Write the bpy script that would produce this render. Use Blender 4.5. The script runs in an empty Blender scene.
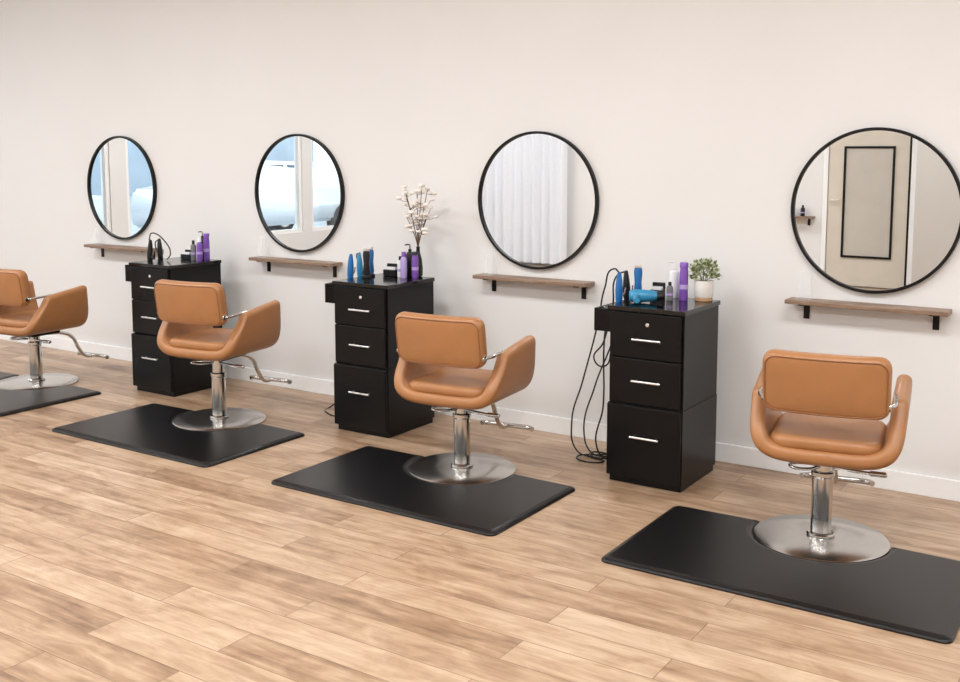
import bpy, bmesh, math, random
from mathutils import Vector, Matrix
random.seed(7)
S = bpy.context.scene
COL = S.collection
pi = math.pi

# ---------------------------------------------------------------- materials
def lin(c):
    return tuple(((x/255)/12.92 if x/255 <= .04045 else ((x/255+.055)/1.055)**2.4) for x in c)

def mat(name, rgb, rough=.5, metal=0., noise=0., nscale=20., bump=0., bscale=200., alpha=None, spec=.5, coat=0., emit=None, trans=0.):
    m = bpy.data.materials.new(name); m.use_nodes = True
    nt = m.node_tree; b = nt.nodes['Principled BSDF']
    c = lin(rgb)
    b.inputs['Base Color'].default_value = (*c, 1)
    b.inputs['Roughness'].default_value = rough
    b.inputs['Metallic'].default_value = metal
    b.inputs['Specular IOR Level'].default_value = spec
    b.inputs['Coat Weight'].default_value = coat
    b.inputs['Transmission Weight'].default_value = trans
    if alpha is not None: b.inputs['Alpha'].default_value = alpha
    if emit:
        b.inputs['Emission Color'].default_value = (*lin(emit[0]), 1); b.inputs['Emission Strength'].default_value = emit[1]
    tc = nt.nodes.new('ShaderNodeTexCoord')
    if noise > 0:
        n = nt.nodes.new('ShaderNodeTexNoise'); n.inputs['Scale'].default_value = nscale; n.inputs['Detail'].default_value = 4
        nt.links.new(tc.outputs['Object'], n.inputs['Vector'])
        r = nt.nodes.new('ShaderNodeValToRGB')
        r.color_ramp.elements[0].position = .3; r.color_ramp.elements[1].position = .7
        r.color_ramp.elements[0].color = (*[x*(1-noise) for x in c], 1)
        r.color_ramp.elements[1].color = (*[min(1, x*(1+noise)) for x in c], 1)
        nt.links.new(n.outputs['Fac'], r.inputs['Fac']); nt.links.new(r.outputs['Color'], b.inputs['Base Color'])
    if bump > 0:
        n = nt.nodes.new('ShaderNodeTexNoise'); n.inputs['Scale'].default_value = bscale; n.inputs['Detail'].default_value = 3
        nt.links.new(tc.outputs['Object'], n.inputs['Vector'])
        bp = nt.nodes.new('ShaderNodeBump'); bp.inputs['Strength'].default_value = bump; bp.inputs['Distance'].default_value = .002
        nt.links.new(n.outputs['Fac'], bp.inputs['Height']); nt.links.new(bp.outputs['Normal'], b.inputs['Normal'])
    return m

M = {}
M['wall'] = mat('wall_paint', (231,229,227), .75, noise=.012, nscale=1.5, bump=.12, bscale=160)
M['wall2'] = mat('wall_paint_grey', (188,182,176), .75, noise=.012, nscale=1.5)
M['ceil'] = mat('ceiling_paint', (240,240,240), .8, noise=.01, nscale=2)
M['trim'] = mat('trim_paint', (246,246,246), .4, noise=.01, nscale=3)
M['black'] = mat('black_laminate', (9,8,9), .32, noise=.25, nscale=30, spec=.25)
M['blacktop'] = mat('black_counter', (12,11,12), .12, noise=.3, nscale=60, spec=.55)
M['rubber'] = mat('mat_rubber', (12,11,12), .30, noise=.2, nscale=40, bump=.3, bscale=350, spec=.40)
M['frame'] = mat('frame_metal_black', (9,8,8), .4, noise=.1, nscale=30, spec=.3)
M['plastic'] = mat('black_plastic', (14,14,16), .35, noise=.1, nscale=30)
M['leather'] = mat('tan_leather', (168,115,71), .37, noise=.06, nscale=9, bump=.35, bscale=260, spec=.5)
M['piping'] = mat('leather_piping', (140,92,56), .45, noise=.05, nscale=20)
M['chrome'] = mat('chrome', (205,203,200), .12, 1., noise=.03, nscale=15)
M['steel'] = mat('brushed_steel', (210,208,205), .23, 1., noise=.06, nscale=60)
M['silver'] = mat('handle_silver', (235,232,228), .3, 1., noise=.03, nscale=30)
M['mirror'] = mat('mirror_glass', (236,238,238), .0, 1.)
M['white'] = mat('white_ceramic', (236,232,226), .4, noise=.03, nscale=30)
M['whitepl'] = mat('white_plastic', (238,236,238), .35, noise=.02, nscale=30)
M['purple'] = mat('purple_plastic', (128,84,176), .35, noise=.08, nscale=30)
M['lilac'] = mat('lilac_plastic', (182,160,214), .35, noise=.05, nscale=30)
M['blue'] = mat('blue_plastic', (30,104,168), .3, noise=.1, nscale=30)
M['teal'] = mat('teal_plastic', (50,138,180), .3, noise=.1, nscale=30)
M['grey'] = mat('grey_plastic', (120,118,120), .4, noise=.1, nscale=30)
M['cotton'] = mat('cotton', (244,236,228), .9, noise=.05, nscale=80, bump=.5, bscale=200)
M['twig'] = mat('twig_bark', (96,68,50), .8, noise=.2, nscale=80)
M['leaf'] = mat('leaf_green', (122,138,92), .6, noise=.3, nscale=25)
M['leaf2'] = mat('leaf_pale', (206,208,176), .6, noise=.15, nscale=25)
M['soil'] = mat('soil', (60,44,34), .95, noise=.4, nscale=100)
M['tanwood'] = mat('small_wood', (176,140,104), .5, noise=.2, nscale=30)
M['curtain'] = mat('curtain_fabric', (236,238,244), .9, noise=.02, nscale=40)
M['door'] = mat('door_paint', (214,204,190), .5, noise=.03, nscale=6)
M['doorpanel'] = mat('door_frosted_panel', (196,189,179), .3, noise=.04, nscale=4)
M['car'] = mat('car_paint_white', (226,232,238), .2, noise=.01, nscale=3, coat=.5)
M['carglass'] = mat('car_glass', (60,75,90), .08, noise=.1, nscale=3)
M['tyre'] = mat('tyre_rubber', (30,30,32), .8, noise=.2, nscale=30)
M['concrete'] = mat('pavement', (176,184,190), .9, noise=.12, nscale=4)
M['building'] = mat('facade', (168,184,198), .9, noise=.1, nscale=1)
M['lamp'] = mat('lamp_diffuser', (255,255,255), .5, emit=((250,252,255), 3.0))  # glowing face of the added ceiling fill panels
M['acrylic'] = mat('acrylic', (240,244,246), .08, noise=.0, alpha=.16)

def glassmat():
    m = bpy.data.materials.new('window_glass'); m.use_nodes = True; nt = m.node_tree
    nt.nodes.remove(nt.nodes['Principled BSDF'])
    t = nt.nodes.new('ShaderNodeBsdfTransparent'); g = nt.nodes.new('ShaderNodeBsdfGlossy'); g.inputs['Roughness'].default_value = 0.02
    t.inputs['Color'].default_value = (.96,.98,.98,1)
    mx = nt.nodes.new('ShaderNodeMixShader'); f = nt.nodes.new('ShaderNodeFresnel'); f.inputs['IOR'].default_value = 1.3
    nt.links.new(f.outputs[0], mx.inputs[0]); nt.links.new(t.outputs[0], mx.inputs[1]); nt.links.new(g.outputs[0], mx.inputs[2])
    nt.links.new(mx.outputs[0], nt.nodes['Material Output'].inputs['Surface'])
    return m
M['glass'] = glassmat()

def woodmat(name, stops, scale, rough=.5, plank=None):
    m = bpy.data.materials.new(name); m.use_nodes = True; nt = m.node_tree; N = nt.nodes; L = nt.links
    b = N['Principled BSDF']; b.inputs['Roughness'].default_value = rough
    tc = N.new('ShaderNodeTexCoord')
    vec = tc.outputs['Object']
    if plank:
        br = N.new('ShaderNodeTexBrick')
        br.inputs['Scale'].default_value = 1; br.inputs['Brick Width'].default_value = plank[0]; br.inputs['Row Height'].default_value = plank[1]
        br.inputs['Mortar Size'].default_value = .0016; br.inputs['Mortar Smooth'].default_value = .1; br.offset = .37; br.offset_frequency = 2
        br.inputs['Color1'].default_value = (0,0,0,1); br.inputs['Color2'].default_value = (1,1,1,1); br.inputs['Mortar'].default_value = (.5,.5,.5,1)
        L.new(vec, br.inputs['Vector'])
        mul = N.new('ShaderNodeVectorMath'); mul.operation = 'MULTIPLY'; mul.inputs[1].default_value = (13.7, 7.1, 31.3)
        L.new(br.outputs['Color'], mul.inputs[0])
        add = N.new('ShaderNodeVectorMath'); add.operation = 'ADD'; L.new(vec, add.inputs[0]); L.new(mul.outputs[0], add.inputs[1])
        vec2 = add.outputs[0]
    else:
        vec2 = vec
    mp = N.new('ShaderNodeMapping'); mp.inputs['Scale'].default_value = scale; L.new(vec2, mp.inputs['Vector'])
    n1 = N.new('ShaderNodeTexNoise'); n1.inputs['Scale'].default_value = 1; n1.inputs['Detail'].default_value = 8; n1.inputs['Roughness'].default_value = .7; n1.inputs['Distortion'].default_value = .4
    L.new(mp.outputs[0], n1.inputs['Vector'])
    mp2 = N.new('ShaderNodeMapping'); mp2.inputs['Scale'].default_value = (scale[0]*2.2, scale[1]*.35, scale[2]); L.new(vec2, mp2.inputs['Vector'])
    n2 = N.new('ShaderNodeTexNoise'); n2.inputs['Scale'].default_value = 1; n2.inputs['Detail'].default_value = 6; n2.inputs['Roughness'].default_value = .6; n2.inputs['Distortion'].default_value = .8
    L.new(mp2.outputs[0], n2.inputs['Vector'])
    m1 = N.new('ShaderNodeMath'); m1.operation = 'MULTIPLY'; m1.inputs[1].default_value = .55; L.new(n1.outputs['Fac'], m1.inputs[0])
    m2 = N.new('ShaderNodeMath'); m2.operation = 'MULTIPLY_ADD'; m2.inputs[1].default_value = .45; L.new(n2.outputs['Fac'], m2.inputs[0]); L.new(m1.outputs[0], m2.inputs[2])
    fac = m2.outputs[0]
    if plank:
        sb = N.new('ShaderNodeMath'); sb.operation = 'SUBTRACT'; sb.inputs[1].default_value = .5; L.new(br.outputs['Color'], sb.inputs[0])
        m3 = N.new('ShaderNodeMath'); m3.operation = 'MULTIPLY_ADD'; m3.inputs[1].default_value = .16; L.new(sb.outputs[0], m3.inputs[0]); L.new(fac, m3.inputs[2])
        fac = m3.outputs[0]
    r = N.new('ShaderNodeValToRGB'); els = r.color_ramp.elements
    while len(els) < len(stops): els.new(.5)
    for e, (p, c) in zip(els, stops): e.position = p; e.color = (*lin(c), 1)
    L.new(fac, r.inputs['Fac'])
    out = r.outputs['Color']
    if plank:
        mx = N.new('ShaderNodeMix'); mx.data_type = 'RGBA'; mx.blend_type = 'MULTIPLY'
        mx.inputs['B'].default_value = (.5,.45,.41,1); L.new(br.outputs['Fac'], mx.inputs['Factor']); L.new(out, mx.inputs['A'])
        out = mx.outputs['Result']
    L.new(out, b.inputs['Base Color'])
    bp = N.new('ShaderNodeBump'); bp.inputs['Strength'].default_value = .12; bp.inputs['Distance'].default_value = .002
    L.new(n1.outputs['Fac'], bp.inputs['Height']); L.new(bp.outputs['Normal'], b.inputs['Normal'])
    return m
M['floor'] = woodmat('floor_planks', [(.32,(124,96,74)),(.43,(157,126,99)),(.53,(180,150,122)),(.68,(204,178,151))], (2.0, 26, 1), .34, plank=(1.22,.15))
M['shelfwood'] = woodmat('shelf_wood', [(.3,(96,74,58)),(.5,(140,114,94)),(.7,(172,148,126))], (5, 60, 40), .45)

# ---------------------------------------------------------------- helpers
def obj(name, me, parent=None, loc=(0,0,0), rot=(0,0,0), m=None, smooth=False):
    o = bpy.data.objects.new(name, me); COL.objects.link(o)
    o.location = loc; o.rotation_euler = rot
    if parent: o.parent = parent
    if m is not None and me is not None: me.materials.append(M[m] if isinstance(m, str) else m)
    if smooth:
        for p in me.polygons: p.use_smooth = True
    return o
def empty(name, loc=(0,0,0), rz=0):
    o = bpy.data.objects.new(name, None); COL.objects.link(o); o.location = loc; o.rotation_euler = (0,0,rz); o.empty_display_size = .1
    return o
def raw(name, v, f):
    me = bpy.data.meshes.new(name); me.from_pydata([tuple(x) for x in v], [], f); me.update()
    bm = bmesh.new(); bm.from_mesh(me); bmesh.ops.recalc_face_normals(bm, faces=bm.faces); bm.to_mesh(me); bm.free()
    return me
def box(name, lo, hi, m, parent=None, bevel=0., seg=2):
    bm = bmesh.new(); bmesh.ops.create_cube(bm, size=1)
    c = [(a+b)/2 for a, b in zip(lo, hi)]; s = [abs(b-a) for a, b in zip(lo, hi)]
    for v in bm.verts: v.co = Vector([v.co[i]*s[i] for i in range(3)])
    if bevel > 0: bmesh.ops.bevel(bm, geom=list(bm.edges), offset=bevel, segments=seg, affect='EDGES', profile=.5)
    me = bpy.data.meshes.new(name); bm.to_mesh(me); bm.free()
    return obj(name, me, parent, c, m=m)
def lathe(name, prof, m, parent=None, loc=(0,0,0), rot=(0,0,0), n=40, smooth=True, closed=False):
    v = []; f = []; k = len(prof)
    for i in range(n):
        a = 2*pi*i/n
        for r, z in prof: v.append((r*math.cos(a), r*math.sin(a), z))
    for i in range(n):
        j = (i+1) % n
        for q in range(k if closed else k-1):
            w = (q+1) % k
            f.append((i*k+q, j*k+q, j*k+w, i*k+w))
    me = raw(name, v, f)
    bm = bmesh.new(); bm.from_mesh(me); bmesh.ops.remove_doubles(bm, verts=bm.verts, dist=1e-6)
    bmesh.ops.recalc_face_normals(bm, faces=bm.faces)
    for e in bm.edges:
        if len(e.link_faces) == 2 and e.calc_face_angle(0) > .6: e.smooth = False
    bm.to_mesh(me); bm.free()
    return obj(name, me, parent, loc, rot, m, smooth)
def cyl(name, r, z0, z1, m, parent=None, loc=(0,0,0), rot=(0,0,0), n=32, b=.002):
    b = min(b, r*.4, abs(z1-z0)*.4)
    return lathe(name, [(0,z0),(r-b,z0),(r,z0+b),(r,z1-b),(r-b,z1),(0,z1)], m, parent, loc, rot, n)
def tube(name, pts, r, m, parent=None, cyclic=False, smooth=True, loc=(0,0,0), rot=(0,0,0), res=8):
    cu = bpy.data.curves.new(name, 'CURVE'); cu.dimensions = '3D'; cu.bevel_depth = r; cu.bevel_resolution = 3; cu.resolution_u = res; cu.use_fill_caps = True
    if smooth:
        sp = cu.splines.new('BEZIER'); sp.bezier_points.add(len(pts)-1)
        for bp, p in zip(sp.bezier_points, pts): bp.co = p; bp.handle_left_type = bp.handle_right_type = 'AUTO'
    else:
        sp = cu.splines.new('POLY'); sp.points.add(len(pts)-1)
        for q, p in zip(sp.points, pts): q.co = (*p, 1)
    sp.use_cyclic_u = cyclic
    t = bpy.data.objects.new('tmp', cu); COL.objects.link(t)
    bpy.context.view_layer.update()
    me = bpy.data.meshes.new_from_object(t.evaluated_get(bpy.context.evaluated_depsgraph_get()))
    bpy.data.objects.remove(t); me.name = name
    return obj(name, me, parent, loc, rot, m, True)
def rrect(w, h, r, n=8):
    pts = []
    for cx, cy, a0 in ((w/2-r,h/2-r,0),(-w/2+r,h/2-r,pi/2),(-w/2+r,-h/2+r,pi),(w/2-r,-h/2+r,3*pi/2)):
        for i in range(n+1):
            a = a0+pi/2*i/n; pts.append((cx+r*math.cos(a), cy+r*math.sin(a)))
    out = []
    for i, p in enumerate(pts):
        q = pts[(i+1) % len(pts)]; out.append(p)
        d = math.dist(p, q)
        k = int(d/.03)
        for j in range(1, k): out.append((p[0]+(q[0]-p[0])*j/k, p[1]+(q[1]-p[1])*j/k))
    return out
def slab(name, w, h, t, rc, rb, m, parent, loc, rot=(0,0,0), bend=0., crown=.0, axis='y'):
    """upholstered rounded slab; outline in x-z (axis y) or x-y (axis z)"""
    ol = rrect(w, h, rc); n = len(ol)
    bx_, by_ = (w/2-rb)/(w/2), (h/2-rb)/(h/2)
    prof = [(bx_*k, by_*k, -t/2-crown*(1-k*k)) for k in (.02,.15,.3,.45,.6,.75,.88)]
    for i in range(6):
        a = pi/2*i/5; ins = rb*(1-math.sin(a))
        prof.append(((w/2-ins)/(w/2), (h/2-ins)/(h/2), -t/2+rb*(1-math.cos(a))))
    full = prof + [(a, b, -d) for a, b, d in reversed(prof)]
    v = []; f = []
    for kx, ky, d in full:
        for (x0, y0) in ol:
            x = x0*kx; y = y0*ky
            if axis == 'y': v.append((x, d+bend*x*x, y))
            else: v.append((x, y, d+bend*x*x))
    R = len(full)
    for r in range(R-1):
        for i in range(n):
            j = (i+1) % n; f.append((r*n+i, r*n+j, (r+1)*n+j, (r+1)*n+i))
    f.append(tuple(range(n))); f.append(tuple((R-1)*n+i for i in range(n)))
    me = raw(name, v, f)
    return obj(name, me, parent, loc, rot, m, True), ol

# ---------------------------------------------------------------- room shell
XL, XR, YB, H = -10.0, 3.2, -7.5, 3.2
box('floor', (XL-.12, YB-.12, -.1), (XR+.12, .12, 0), 'floor')
bpy.data.objects['floor'].data.transform(Matrix.Translation(bpy.data.objects['floor'].location)); bpy.data.objects['floor'].location = (0,0,0)
box('ceiling', (XL-.12, YB-.12, H), (XR+.12, .12, H+.1), 'ceil')
box('wall_north', (XL-.12, 0, 0), (XR+.12, .12, H), 'wall')
box('wall_east', (XR, YB, 0), (XR+.12, 0, H), 'wall')
box('baseboard_north', (XL, -.016, 0), (XR, 0, .095), 'trim', bevel=.003)
def wall_with_openings(name, axis, at, thick, a0, a1, ops, m):
    root = empty(name)
    def seg(nm, p, q, z0, z1):
        if axis == 'x': box(nm, (at, p, z0), (at+thick, q, z1), m, root)
        else: box(nm, (p, at, z0), (q, at+thick, z1), m, root)
    cur = a0; i = 0
    for (p, q, z0, z1) in sorted(ops):
        if p > cur: i += 1; seg('pier_%d' % i, cur, p, 0, H)
        if z0 > 0: seg('sill_%d' % i, p, q, 0, z0)
        seg('head_%d' % i, p, q, z1, H); cur = q
    seg('pier_end', cur, a1, 0, H)
    return root
wins = [(-2.58,-.45,.45,2.75), (-5.70,-2.80,.45,2.75), (-7.3,-5.88,.45,2.75)]
wall_with_openings('wall_west', 'x', XL-.12, .12, YB, 0, wins, 'wall')
for i, (p, q, z0, z1) in enumerate(wins):
    r = empty('window_%d' % (i+1))
    for nm, lo, hi in (('frame_bottom',(XL-.1,p,z0),(XL-.02,q,z0+.05)),('frame_top',(XL-.1,p,z1-.05),(XL-.02,q,z1)),
                       ('frame_side_1',(XL-.1,p,z0+.05),(XL-.02,p+.05,z1-.05)),('frame_side_2',(XL-.1,q-.05,z0+.05),(XL-.02,q,z1-.05))):
        box(nm, lo, hi, 'trim', r, .004)
    box('pane', (XL-.065,p+.05,z0+.05), (XL-.06,q-.05,z1-.05), 'glass', r)
cw = (-8.6,-6.95,.3,2.6)
wall_with_openings('wall_south', 'y', YB-.12, .12, XL, XR, [cw], 'wall')
r = empty('window_4')
box('frame_bottom', (cw[0],YB-.1,cw[2]), (cw[1],YB-.02,cw[2]+.05), 'trim', r, .004)
box('frame_top', (cw[0],YB-.1,cw[3]-.05), (cw[1],YB-.02,cw[3]), 'trim', r, .004)
box('frame_side_1', (cw[0],YB-.1,cw[2]+.05), (cw[0]+.05,YB-.02,cw[3]-.05), 'trim', r, .004)
box('frame_side_2', (cw[1]-.05,YB-.1,cw[2]+.05), (cw[1],YB-.02,cw[3]-.05), 'trim', r, .004)
box('pane', (cw[0]+.05,YB-.065,cw[2]+.05), (cw[1]-.05,YB-.06,cw[3]-.05), 'glass', r)
box('wall_partition', (-2.2, YB, 0), (XR, -6.3, H), 'wall2')
# curtain
cr = empty('curtain', (0,0,0))
v = []; f = []; nx = 260
for i in range(nx+1):
    x = -8.9+2.1*i/nx
    for j in range(9):
        z = .04+2.75*j/8; am = .03+.012*(1-j/8)
        v.append((x, YB+.14+am*math.sin(x*42+.6*math.sin(x*7))+.01*math.sin(x*17+z), z))
for i in range(nx):
    for j in range(8): f.append((i*9+j, (i+1)*9+j, (i+1)*9+j+1, i*9+j+1))
obj('drape', raw('drape', v, f), cr, m='curtain', smooth=True)
tube('rod', [(-9.0,YB+.14,2.82),(-6.7,YB+.14,2.82)], .014, 'frame', cr, smooth=False)
for i, x in enumerate((-8.95,-6.75)): tube('rod_bracket_%d' % i, [(x,YB,2.82),(x,YB+.14,2.82)], .009, 'frame', cr, smooth=False)
# door on back wall
d = empty('door_1', (-2.93, YB, 0))
box('leaf', (-.45,.0,.01), (.45,.045,2.08), 'door', d, .004)
box('jamb_left', (-.51,0,0), (-.455,.06,2.16), 'trim', d, .004)
box('jamb_right', (.455,0,0), (.51,.06,2.16), 'trim', d, .004)
box('seal', (.43,.0451,.01), (.45,.055,2.08), 'frame', d, .002)
box('head', (-.455,0,2.085), (.455,.06,2.16), 'trim', d, .004)
box('lite', (-.26,.045,.36), (.26,.05,1.60), 'doorpanel', d)
for nm, lo, hi in (('bead_l',(-.28,.045,.34),(-.255,.065,1.62)),('bead_r',(.255,.045,.34),(.28,.065,1.62)),('bead_b',(-.255,.045,.34),(.255,.065,.365)),('bead_t',(-.255,.045,1.595),(.255,.065,1.62))):
    box(nm, lo, hi, 'frame', d, .003)
tube('handle', [(-.40,.045,1.0),(-.40,.09,1.0),(-.30,.095,1.0)], .01, 'silver', d)

# unseen ceiling panels added as fill, to light room and wall evenly
for k, (x, y) in enumerate([(-8.2,-2.6),(-5.6,-2.6),(-3.0,-2.6),(-.4,-2.6),(2.0,-2.6),(-8.0,-5.6),(-5.2,-5.6),(-2.4,-5.2),(.6,-5.2)]):
    r = empty('ceiling_light', (x, y, H))
    box('housing', (-.62,-.32,-.03), (.62,.32,0), 'trim', r, .005)
    box('diffuser', (-.58,-.28,-.036), (.58,.28,-.0305), 'lamp', r)
    ld = bpy.data.lights.new('panel', 'AREA'); ld.shape = 'RECTANGLE'; ld.size = 1.16; ld.size_y = .56
    ld.energy = 42 if x > 1 else 46; ld.color = (.945, .98, 1)
    lo = bpy.data.objects.new('lamp_light', ld); COL.objects.link(lo); lo.parent = r; lo.location = (0,0,-.04)

# ---------------------------------------------------------------- outside
box('ground', (-40, -30, -.2), (XL-.13, 15, -.1), 'concrete')
box('neighbour_building', (-34, -30, -.1), (-32, 15, 5.2), 'building')
def car(loc, rz):
    c = empty('car', loc, rz)
    prof = [(-2.2,.35),(-2.25,.7),(-2.1,.95),(-1.5,1.02),(-.85,1.45),(.7,1.5),(1.5,1.08),(2.15,1.0),(2.25,.6),(2.15,.33)]
    bm = bmesh.new(); W = .88
    va = [bm.verts.new((x,-W*(1 if z < 1.1 else .8),z)) for x, z in prof]; vb = [bm.verts.new((x,W*(1 if z < 1.1 else .8),z)) for x, z in prof]
    bm.faces.new(va); bm.faces.new(vb[::-1])
    for i in range(len(prof)):
        j = (i+1) % len(prof); bm.faces.new((va[i], vb[i], vb[j], va[j]))
    bmesh.ops.recalc_face_normals(bm, faces=bm.faces)
    bmesh.ops.bevel(bm, geom=list(bm.edges), offset=.06, segments=3, affect='EDGES')
    me = bpy.data.meshes.new('body'); bm.to_mesh(me); bm.free(); obj('body', me, c, m='car', smooth=True)
    for s in (-1, 1):
        v = [(-1.25,s*.84,1.08),(-.78,s*.735,1.38),(.0,s*.735,1.41),(.0,s*.85,1.08)]
        v2 = [(.08,s*.85,1.08),(.08,s*.735,1.41),(.62,s*.735,1.42),(1.2,s*.84,1.1)]
        for q, vv in enumerate((v, v2)):
            obj('side_glass_%d' % q, raw('g', vv, [(0,1,2,3)]), c, m='carglass')
        for q, x in enumerate((-1.4, 1.4)):
            cyl('wheel_%d_%d' % (q, s), .33, -.11, .11, 'tyre', c, (x, s*.8, .33), (pi/2,0,0), b=.03)
            cyl('hub_%d_%d' % (q, s), .2, -.12, .12, 'steel', c, (x, s*.8, .33), (pi/2,0,0), b=.01)
car((-14.2, -9.0, -.1), pi/2)
car((-14.6, -3.4, -.1), pi/2+.03)

# ---------------------------------------------------------------- mirrors + shelves
def mirror(x, z=1.298, r=.38):
    c = empty('round_wall_mirror', (x, 0, z))
    lathe('frame', [(r-.013,.0),(r,.0),(r+.001,.002),(r+.001,.028),(r,.030),(r-.011,.030),(r-.013,.028)], 'frame', c, rot=(pi/2,0,0), n=128, closed=True)
    lathe('glass', [(0,.002),(r-.0135,.002),(r-.0135,.016),(0,.016)], 'mirror', c, rot=(pi/2,0,0), n=128, smooth=False)
    return c
def shelf(xc, z=.871, L=.72, D=.115):
    c = empty('wall_shelf', (xc, 0, z))
    box('board', (-L/2,-D,-.020), (L/2,-.001,0), 'shelfwood', c, .003)
    for i, x in enumerate((-L/2+.075, L/2-.065)):
        box('bracket_arm_%d' % i, (x-.014,-D+.012,-.026), (x+.014,-.001,-.0205), 'frame', c, .001)
        box('bracket_leg_%d' % i, (x-.014,-.007,-.10), (x+.014,-.001,-.026), 'frame', c, .001)
    h = empty('card_holder', (xc-L/2+.075, -.05, z+.0005))
    me = raw('easel', [(-.035,-.03,0),(.035,-.03,0),(.022,.0,.14),(-.022,.0,.14),(-.035,.03,0),(.035,.03,0)], [(0,1,2,3),(3,2,5,4),(0,1,5,4)])
    obj('easel', me, h, m='acrylic')
    return c
for x in (-1.15, -2.945, -4.725, -6.495): mirror(x)
for x in (-1.16, -2.945, -4.73, -6.47): shelf(x)

# ---------------------------------------------------------------- floor mats
def floor_mat(x0, x1, yb, D=.73, hc=(0,0), R=.267):
    """hc: world centre of the semicircular cut-out that receives the chair base"""
    W = x1-x0
    c = empty('salon_floor_mat', (x0+W/2, yb, 0))
    rc = .035; pts = []
    hx, hy = hc[0]-(x0+W/2), yb-hc[1]
    def arc(cx, cy, a0, n=6):
        for i in range(n+1):
            a = a0+pi/2*i/n; pts.append((cx+rc*math.cos(a), cy+rc*math.sin(a)))
    arc(W/2-rc, -rc, 0)
    xr = math.sqrt(R*R-hy*hy)
    a1 = math.atan2(hy, xr)
    n = 40
    for i in range(n+1):
        a = a1 - (pi+2*a1)*i/n
        pts.append((hx+R*math.cos(a), -hy+R*math.sin(a)))
    arc(-W/2+rc, -rc, pi/2); arc(-W/2+rc, -D+rc, pi); arc(W/2-rc, -D+rc, 3*pi/2)
    bm = bmesh.new(); vs = [bm.verts.new((x,y,0.0)) for x, y in pts]; fc = bm.faces.new(vs)
    bm.normal_update()
    if fc.normal.z < 0: fc.normal_flip()
    ext = bmesh.ops.extrude_face_region(bm, geom=[fc])
    top = [g for g in ext['geom'] if isinstance(g, bmesh.types.BMFace)][0]
    for v_ in top.verts: v_.co.z += .006
    for th, dz in ((.004,.005),(.008,.004),(.014,.004)):
        bm.normal_update()
        bmesh.ops.inset_region(bm, faces=[top], thickness=th, depth=.0)
        for v_ in top.verts: v_.co.z += dz
    bmesh.ops.recalc_face_normals(bm, faces=bm.faces)
    me = bpy.data.meshes.new('pad'); bm.to_mesh(me); bm.free(); obj('pad', me, c, m='rubber')
    return c
CH4, CH3, CH2, CH1 = (-1.12,-.83), (-2.865,-.862), (-4.585,-.862), (-6.38,-.85)
floor_mat(-1.770, -.51, -.785, .745, CH4)
floor_mat(-3.515, -2.245, -.810, .735, CH3)
floor_mat(-5.225, -3.945, -.810, .735, CH2)
floor_mat(-7.02, -5.74, -.795, .735, CH1)

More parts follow.
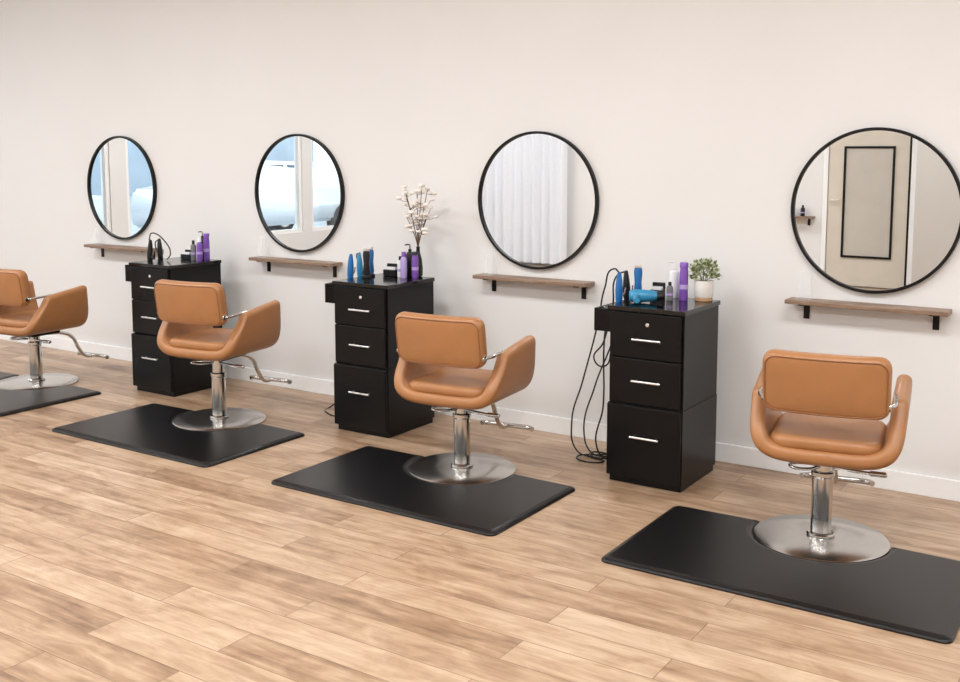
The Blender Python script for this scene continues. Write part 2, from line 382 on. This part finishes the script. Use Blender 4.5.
# ---------------------------------------------------------------- chairs
def chair(x, y, rz=0., lift=0., sx=0.):
    c = empty('salon_chair', (x, y, 0), rz)
    lathe('base_disc', [(0,.0),(.262,.0),(.265,.003),(.265,.012),(.257,.017),(.12,.021),(.07,.023),(.055,.024),(0,.024)], 'steel', c, n=96)
    cyl('base_collar', .056, .0242, .037, 'chrome', c, b=.004)
    cyl('column', .041, .0372, .27, 'chrome', c, n=48, b=.004)
    cyl('column_cap', .046, .2702, .292, 'chrome', c, n=48, b=.004)
    cyl('piston', .034, .2922, .345+lift, 'chrome', c)
    u = empty('seat_assembly', (sx,0,lift)); u.parent = c
    box('mount_plate', (-.11-sx,-.10,.3452), (.11-sx,.12,.362), 'frame', u, .004)
    tube('pump_lever', [(.03,-.03,.318),(.10,-.055,.320),(.17,-.06,.318),(.225,-.055,.318)], .0075, 'chrome', u)
    cyl('lever_grip', .011, 0, .065, 'chrome', u, (.16,-.06,.318), (0,pi/2,0), b=.004)
    tube('lock_loop', [(-.03,-.03,.314),(-.07,-.09,.316),(-.115,-.10,.318),(-.14,-.05,.318),(-.10,-.01,.316),(-.03,-.01,.314)], .0065, 'chrome', u)
    tube('footrest_arm', [(0,.10,.335),(0,.22,.32),(0,.31,.275),(0,.36,.19),(0,.42,.125),(0,.47,.115)], .0125, 'chrome', u)
    tube('footrest_bar', [(-.15,.475,.115),(-.14,.49,.115),(0,.495,.115),(.14,.49,.115),(.15,.475,.115)], .013, 'chrome', u)
    # U shell (seat + arms)
    half = [(0,.399),(.08,.399),(.15,.401),(.205,.412),(.240,.440),(.256,.49),(.263,.55),(.267,.61),(.269,.655)]
    prof = [(-a, b) for a, b in reversed(half[1:])] + half
    n = len(prof); m_ = 10; v = []; f = []
    def ss(t): t = max(0, min(1, t)); return t*t*(3-2*t)
    for (px, pz) in prof:
        k = ss((pz-.43)/.23)
        y0 = -.235+.125*k; y1 = .235-.025*k
        for j in range(m_+1):
            t = j/m_
            yy = y0+(y1-y0)*t
            dz = k*(.022*(t-.5)*2)
            v.append((px*(1-.03*k*(1-t)), yy, pz+dz))
    for i in range(n-1):
        for j in range(m_): f.append((i*(m_+1)+j, (i+1)*(m_+1)+j, (i+1)*(m_+1)+j+1, i*(m_+1)+j+1))
    me = raw('shell', v, f)
    o = obj('seat_shell', me, u, m='leather', smooth=True)
    so = o.modifiers.new('s', 'SOLIDIFY'); so.thickness = .062; so.offset = 0; so.use_even_offset = True
    ss_ = o.modifiers.new('u', 'SUBSURF'); ss_.levels = 2; ss_.render_levels = 2
    slab('seat_cushion', .42, .44, .055, .07, .024, 'leather', u, (0,-.0,.448), crown=.012, axis='z')
    PW, PH, BD = .466, .242, .35
    po, ol = slab('back_pad', PW, PH, .068, .046, .025, 'leather', u, (0,-.245,.694), (math.radians(9),0,0), bend=BD, crown=.006)
    for side, s in (('rear',-1),('front',1)):
        pts = []; ins = .012
        for (a, b) in ol:
            xx = a*(PW/2-ins)/(PW/2); zz = b*(PH/2-ins)/(PH/2)
            pts.append((xx, s*(.0325)+BD*xx*xx, zz))
        tube('piping_'+side, pts, .0026, 'piping', po, cyclic=True, smooth=False)
    for nm, s in (('left',-1),('right',1)):
        tube('arm_bracket_'+nm, [(s*.218,-.232,.625),(s*.243,-.20,.627),(s*.249,-.13,.630),(s*.245,-.05,.632)], .008, 'chrome', u)
        cyl('bracket_boss_'+nm, .016, 0, .012, 'chrome', u, (s*.224,-.225,.625), (0, s*pi/2, 0))
    return c
chair(*CH4, math.radians(10), 0, .018)
chair(*CH3, math.radians(6), -.002, .010)
chair(*CH2, math.radians(8), .036, .008)
chair(*CH1, math.radians(5), -.005)

# ---------------------------------------------------------------- cabinets
CW, CD, CH = .38, .43, .85
def cabinet(x, y):
    c = empty('station_cabinet', (x, y, 0))
    box('plinth', (.008,.012,0), (CW-.008,CD-.008,.03), 'black', c)
    box('lower_carcass', (0,.0,.0302), (CW,CD,.385), 'black', c, .002)
    box('upper_carcass', (.004,.008,.3852), (CW-.003,CD,.828), 'black', c, .002)
    box('worktop', (-.004,-.012,.8282), (CW+.006,CD,CH), 'blacktop', c, .003)
    box('drawer_front_1', (.010,-.009,.612), (CW-.012,.0078,.822), 'black', c, .003)
    box('drawer_front_2', (.010,-.009,.392), (CW-.012,.0078,.606), 'black', c, .003)
    box('drawer_front_3', (.004,-.018,.036), (CW-.004,-.0002,.382), 'black', c, .003)
    for i, (z, yy) in enumerate(((.702,-.009),(.505,-.009),(.240,-.018))):
        xc = CW*.54
        tube('pull_%d' % i, [(xc-.072,yy-.022,z),(xc+.072,yy-.022,z)], .0055, 'silver', c, smooth=False)
        for s in (-1, 1): tube('pull_post_%d_%d' % (i, s), [(xc+s*.055,yy,z),(xc+s*.055,yy-.022,z)], .004, 'silver', c, smooth=False)
    cyl('lock', .009, 0, .006, 'silver', c, (CW*.53,-.009,.772), (pi/2,0,0))
    h = empty('tool_holder', (0,0,0)); h.parent = c
    box('holder_front', (-.095,.03,.715), (-.0005,.045,.825), 'black', h, .002)
    box('holder_left', (-.095,.0452,.715), (-.082,.33,.825), 'black', h, .002)
    box('holder_back', (-.095,.3302,.715), (-.0005,.343,.825), 'black', h, .002)
    box('holder_base', (-.0818,.0452,.715), (-.0005,.33,.727), 'black', h)
    for i, yy in enumerate((.10,.19,.28)):
        lathe('holder_ring_%d' % i, [(.028,.80),(.036,.80),(.036,.824),(.028,.824)], 'steel', h, (-.042,yy,0), closed=True, n=28)
    return c
C4 = (-2.200,-.60); C3 = (-3.90,-.62); C2 = (-5.655,-.615)
CB = [cabinet(*cc) for cc in (C4, C3, C2)]

# ---------------------------------------------------------------- small props
T = CH+.0005
def bottle(name, x, y, h, r, m, cap='plastic', z=T, neck=.45, caph=.18):
    c = empty(name, (x, y, z)); b = h*(1-caph)
    lathe('body', [(0,0),(r*.92,0),(r,.004),(r,b*.82),(r*.9,b*.92),(r*neck,b*.98),(r*neck,b),(0,b)], m, c, n=28)
    lathe('cap', [(0,b),(r*neck*1.15,b),(r*neck*1.1,h-.003),(r*neck,h),(0,h)], cap, c, n=24)
    lathe('label', [(r+.0006,b*.34),(r+.0008,b*.34),(r+.0008,b*.48),(r+.0006,b*.48)], 'lilac', c, n=28, closed=True)
    return c
def pump_bottle(name, x, y, h, r, m, z=T, pm='plastic'):
    c = empty(name, (x, y, z)); b = h*.74
    lathe('body', [(0,0),(r*.92,0),(r,.004),(r,b*.88),(r*.85,b*.96),(r*.35,b),(0,b)], m, c, n=28)
    cyl('collar', r*.42, b, b+h*.08, pm, c)
    cyl('stem', r*.14, b+h*.08, b+h*.2, pm, c)
    tube('spout', [(0,0,b+h*.21),(-r*.5,-r*.3,b+h*.22),(-r*1.1,-r*.6,b+h*.2)], r*.16, pm, c)
    return c
def curling_iron(x, y, z0, m='plastic', lean=(0,0)):
    c = empty('curling_iron', (x, y, z0)); c.rotation_euler = (lean[0], lean[1], 0)
    lathe('barrel', [(0,-.085),(.010,-.085),(.012,-.08),(.012,0),(0,0)], 'steel', c, n=20)
    lathe('handle', [(0,0),(.015,0),(.018,.02),(.019,.06),(.015,.11),(.009,.145),(0,.15)], m, c, n=20)
    tube('clip', [(.014,0,.03),(.028,0,.045),(.034,0,.075)], .004, 'steel', c)
    return c
def dryer(x, y, z, rz, m='blue'):
    c = empty('hair_dryer', (x, y, z), rz)
    lathe('barrel', [(0,-.06),(.022,-.06),(.028,-.052),(.031,-.03),(.030,.015),(.025,.055),(.021,.07),(.018,.07),(.018,.05),(0,.05)], m, c, (0,0,.033), (0,pi/2,0), n=28)
    tube('handle', [(-.025,-.02,.032),(-.035,-.06,.028),(-.03,-.11,.026)], .0145, m, c)
    lathe('nozzle', [(.020,.07),(.022,.07),(.016,.10),(.014,.10)], 'plastic', c, (0,0,.033), (0,pi/2,0), n=24, closed=True)
    return c
def clippers(x, y, z, rz, m='blue'):
    c = empty('hair_clippers', (x, y, z), rz)
    lathe('body', [(0,0),(.018,.003),(.021,.02),(.017,.07),(.021,.12),(.018,.14),(0,.142)], m, c, n=20)
    box('blade', (-.018,-.012,.1425), (.018,.006,.158), 'silver', c, .002)
    cyl('stand', .027, -.012, 0.0, 'plastic', c)
    return c
def card_box(x, y, z, rz, nm='card_box', s=(.07,.05,.065)):
    c = empty(nm, (x, y, z), rz)
    box('tray', (-s[0]/2,-s[1]/2,0), (s[0]/2,s[1]/2,s[2]*.55), 'plastic', c, .003)
    box('back', (-s[0]/2,s[1]/2-.012,s[2]*.551), (s[0]/2,s[1]/2,s[2]), 'plastic', c, .003)
    box('cards', (-s[0]/2+.008,-s[1]/2+.008,s[2]*.551), (s[0]/2-.008,s[1]/2-.015,s[2]*.75), 'whitepl', c, .001)

# cabinet 4 props
curling_iron(C4[0]-.042, C4[1]+.19, .835, 'blue', (0,.0))
curling_iron(C4[0]-.042, C4[1]+.28, .835, 'plastic', (0,-.05))
clippers(-2.165, -.36, T+.0125, .4, 'blue')
dryer(-2.10, -.455, T, .5, 'teal')
card_box(-2.105, -.26, T, .1, s=(.065,.05,.075))
pump_bottle('spray_bottle', -2.045, -.205, .185, .026, 'whitepl', pm='whitepl')
bottle('shampoo_bottle', -1.992, -.215, .145, .019, 'lilac', 'whitepl')
bottle('hairspray_can', -1.965, -.27, .185, .021, 'purple', 'purple', neck=.9, caph=.12)
bottle('hair_serum_bottle', -2.02, -.31, .09, .016, 'grey', 'plastic')
# potted plant
def plant(x, y):
    c = empty('potted_plant', (x, y, T))
    cyl('wood_base', .042, 0, .018, 'tanwood', c)
    lathe('pot', [(0,.0185),(.038,.0185),(.044,.03),(.047,.095),(.047,.10),(.043,.10),(.042,.088),(0,.088)], 'white', c, n=36)
    cyl('soil', .041, .0885, .093, 'soil', c, b=.001)
    for nm, mm, cnt in (('foliage','leaf',190),('pale_foliage','leaf2',150)):
        v = []; f = []
        for i in range(cnt):
            a = random.uniform(0, 2*pi); e = random.uniform(-.15, 1.45); R = random.uniform(.03, .078)
            p = Vector((R*math.cos(a)*math.cos(e), R*math.sin(a)*math.cos(e)*.8, .120+R*math.sin(e)*1.05))
            dr = Vector((math.cos(a)*math.cos(e), math.sin(a)*math.cos(e), math.sin(e)+.2)) + Vector([random.uniform(-.6,.6) for _ in range(3)]); dr.normalize()
            sd = dr.cross(Vector([random.uniform(-1,1) for _ in range(3)])).normalized(); l = random.uniform(.015,.026); w = l*.35; nn = dr.cross(sd)
            b = len(v)
            v += [p, p+dr*l*.5+sd*w+nn*.002, p+dr*l, p+dr*l*.5-sd*w+nn*.002, p+dr*l*.5]
            f += [(b,b+1,b+4),(b+1,b+2,b+4),(b+2,b+3,b+4),(b+3,b,b+4)]
        me = bpy.data.meshes.new(nm); me.from_pydata([tuple(q) for q in v], [], f); obj(nm, me, c, m=mm)
    for i in range(9):
        a = i*.7; tube('stem_%d' % i, [(0.01*math.cos(a),.01*math.sin(a),.092),(.025*math.cos(a),.025*math.sin(a),.13),(.04*math.cos(a),.04*math.sin(a),.165)], .0013, 'leaf', c)
plant(-1.878, -.23)

# cabinet 3 props
curling_iron(C3[0]-.042, C3[1]+.19, .835, 'blue', (0,.05))
curling_iron(C3[0]-.042, C3[1]+.28, .835, 'teal', (0,-.05))
clippers(-3.865, -.34, T+.0125, 0, 'blue')
clippers(-3.82, -.43, T+.0125, .8, 'plastic')
card_box(-3.765, -.27, T, .1, s=(.085,.055,.07))
pump_bottle('spray_bottle', -3.68, -.205, .19, .024, 'plastic')
bottle('hair_serum_bottle', -3.69, -.285, .12, .017, 'whitepl', 'plastic')
bottle('shampoo_bottle', -3.645, -.31, .15, .019, 'lilac', 'purple', neck=.6)
bottle('hairspray_can', -3.595, -.27, .15, .019, 'purple', 'plastic', neck=.9, caph=.12)
def cotton(x, y):
    c = empty('cotton_branch_vase', (x, y, T))
    lathe('vase', [(0,0),(.020,0),(.026,.006),(.027,.05),(.022,.10),(.012,.135),(.010,.165),(.013,.172),(.009,.172),(.008,.14),(0,.13)], 'plastic', c, n=32)
    rnd = random.Random(5)
    bolls = []
    for i in range(11):
        a = i*2*pi/11+rnd.uniform(-.3,.3); sp = rnd.uniform(.04,.10); top = rnd.uniform(.34,.54)
        p0 = Vector((0,0,.12)); p3 = Vector((sp*math.cos(a)-.02, sp*math.sin(a), top))
        p1 = Vector((.004*math.cos(a),.004*math.sin(a),.18)); p2 = Vector((p3.x*.55,p3.y*.55,.18+(top-.18)*.6))
        tube('twig_%d' % i, [p0,p1,p2,p3], .0020, 'twig', c)
        bolls.append(p3)
        for q in range(5):
            t = rnd.uniform(.35,.95); b = p1.lerp(p3, t) if t < .5 else p2.lerp(p3, (t-.5)*2)
            e = b+Vector((rnd.uniform(-.05,.05), rnd.uniform(-.04,.04), rnd.uniform(.0,.045)))
            tube('twiglet_%d_%d' % (i, q), [b,(b+e)/2+Vector((0,0,-.006)),e], .0013, 'twig', c)
            if b.z > .22: bolls.append(e)
    bm = bmesh.new()
    for p in bolls:
        R = rnd.uniform(.009,.0155)
        for q in range(4):
            a = q*pi/2+rnd.random(); d_ = Vector((math.cos(a)*R*.6, math.sin(a)*R*.6, 0))
            bmesh.ops.create_icosphere(bm, subdivisions=2, radius=R*.72, matrix=Matrix.Translation(p+d_))
    me = bpy.data.meshes.new('cotton_bolls'); bm.to_mesh(me); bm.free(); obj('cotton_bolls', me, c, m='cotton', smooth=True)
cotton(-3.625, -.20)

# cabinet 2 props
curling_iron(C2[0]-.042, C2[1]+.19, .835, 'plastic', (0,.1))
curling_iron(C2[0]-.042, C2[1]+.28, .835, 'plastic', (0,-.05))
card_box(-5.50, -.27, T, .1, s=(.08,.055,.06))
pump_bottle('spray_bottle', -5.42, -.21, .19, .022, 'plastic')
bottle('hair_serum_bottle', -5.42, -.29, .13, .018, 'grey', 'plastic')
bottle('hairspray_can', -5.365, -.225, .175, .020, 'purple', 'purple', neck=.9, caph=.12)
bottle('shampoo_bottle', -5.355, -.295, .15, .019, 'purple', 'whitepl', neck=.6)

# cords (belong to the tools stored in each cabinet)
def cord(par, lst):
    for i, p in enumerate(lst):
        tube('power_cord_%d' % i, [(a-par.location.x, b-par.location.y, c_) for a, b, c_ in p], .0042, 'plastic', par, res=12)
bx, by = C4[0], C4[1]
cord(CB[0], [
  [(bx-.042,by+.19,.98),(bx-.065,by+.18,1.0),(bx-.125,by+.2,.9),(bx-.17,by+.22,.72),(bx-.27,by+.25,.40),(bx-.335,by+.26,.18),(bx-.31,by+.27,.03),(bx-.22,by+.27,.006),(bx-.14,by+.24,.006),(bx-.24,by+.19,.006),(bx-.29,by+.25,.008),(bx-.2,by+.34,.008),(bx-.06,by+.45,.03),(bx+.03,by+.5,.2)],
  [(bx-.042,by+.28,.98),(bx-.09,by+.27,.96),(bx-.13,by+.3,.80),(bx-.19,by+.32,.60),(bx-.25,by+.34,.50),(bx-.20,by+.35,.47),(bx-.16,by+.36,.58),(bx-.12,by+.38,.74),(bx-.02,by+.46,.78)],
  [(bx-.10,by+.31,.74),(bx-.14,by+.33,.62),(bx-.25,by+.35,.36),(bx-.31,by+.35,.10),(bx-.25,by+.32,.014),(bx-.13,by+.3,.014),(bx-.19,by+.25,.016),(bx-.25,by+.33,.014),(bx-.1,by+.4,.012),(bx+.0,by+.48,.1)],
  [(bx-.11,by+.2,.77),(bx-.13,by+.21,.62),(bx-.14,by+.23,.3),(bx-.18,by+.25,.06),(bx-.14,by+.27,.012),(bx-.08,by+.33,.012),(bx-.04,by+.44,.02)]])
bx, by = C3
cord(CB[1], [
  [(bx-.042,by+.28,.98),(bx-.075,by+.29,.97),(bx-.10,by+.36,.88),(bx-.11,by+.45,.70),(bx-.02,by+.5,.5)],
  [(bx-.02,by+.52,.30),(bx-.20,by+.45,.12),(bx-.36,by+.36,.006),(bx-.30,by+.25,.005),(bx-.12,by+.24,.005),(bx-.24,by+.36,.012),(bx-.02,by+.48,.03)]])
bx, by = C2
cord(CB[2], [
  [(bx-.042,by+.19,.98),(bx+.02,by+.17,1.03),(bx+.10,by+.2,.98),(bx+.13,by+.22,.89),(bx+.12,by+.20,.857)],
  [(bx-.042,by+.28,.98),(bx-.09,by+.28,.95),(bx-.08,by+.36,.8),(bx-.02,by+.45,.6)]])

# opposite station seen in the right mirror
c = empty('wall_shelf', (-3.98, YB, .80))
box('board', (-.45,.001,-.024), (.45,.14,0), 'shelfwood', c, .003)
for i, x in enumerate((-.35,.38)): box('bracket_%d' % i, (x-.015,.001,-.11), (x+.015,.008,-.0245), 'frame', c)
bottle('styling_bottle', -3.66, YB+.07, .13, .025, 'plastic', 'plastic', z=.8005)
bottle('styling_bottle', -3.78, YB+.07, .16, .022, 'purple', 'plastic', z=.8005)

# ---------------------------------------------------------------- world
w = bpy.data.worlds.new('World'); S.world = w; w.use_nodes = True
bg = w.node_tree.nodes['Background']; bg.inputs['Strength'].default_value = 2.7
tc = w.node_tree.nodes.new('ShaderNodeTexCoord'); sx = w.node_tree.nodes.new('ShaderNodeSeparateXYZ'); rp = w.node_tree.nodes.new('ShaderNodeValToRGB')
w.node_tree.links.new(tc.outputs['Generated'], sx.inputs[0]); w.node_tree.links.new(sx.outputs['Z'], rp.inputs[0]); w.node_tree.links.new(rp.outputs[0], bg.inputs['Color'])
rp.color_ramp.elements[0].color = (.92,.95,.97,1); rp.color_ramp.elements[1].color = (.74,.82,.92,1)
for (p, q, z0, z1) in wins:
    ld = bpy.data.lights.new('portal', 'AREA'); ld.shape = 'RECTANGLE'; ld.size = z1-z0; ld.size_y = q-p; ld.cycles.is_portal = True
    o = bpy.data.objects.new('window_portal', ld); COL.objects.link(o); o.location = (XL-.13, (p+q)/2, (z0+z1)/2); o.rotation_euler = (0, -pi/2, 0)

# ---------------------------------------------------------------- camera
cd = bpy.data.cameras.new('camera'); cam = bpy.data.objects.new('camera', cd); COL.objects.link(cam)
cam.location = (0, -5.03, 1.576); cam.rotation_euler = (math.radians(90-6.41), 0, math.radians(33.5))
cd.sensor_width = 36; cd.lens = 1050/960*36; cd.shift_y = -73/960; cd.clip_end = 200
S.camera = cam
S.view_settings.view_transform = 'Standard'
S.view_settings.look = 'None'
S.view_settings.exposure = 0.03
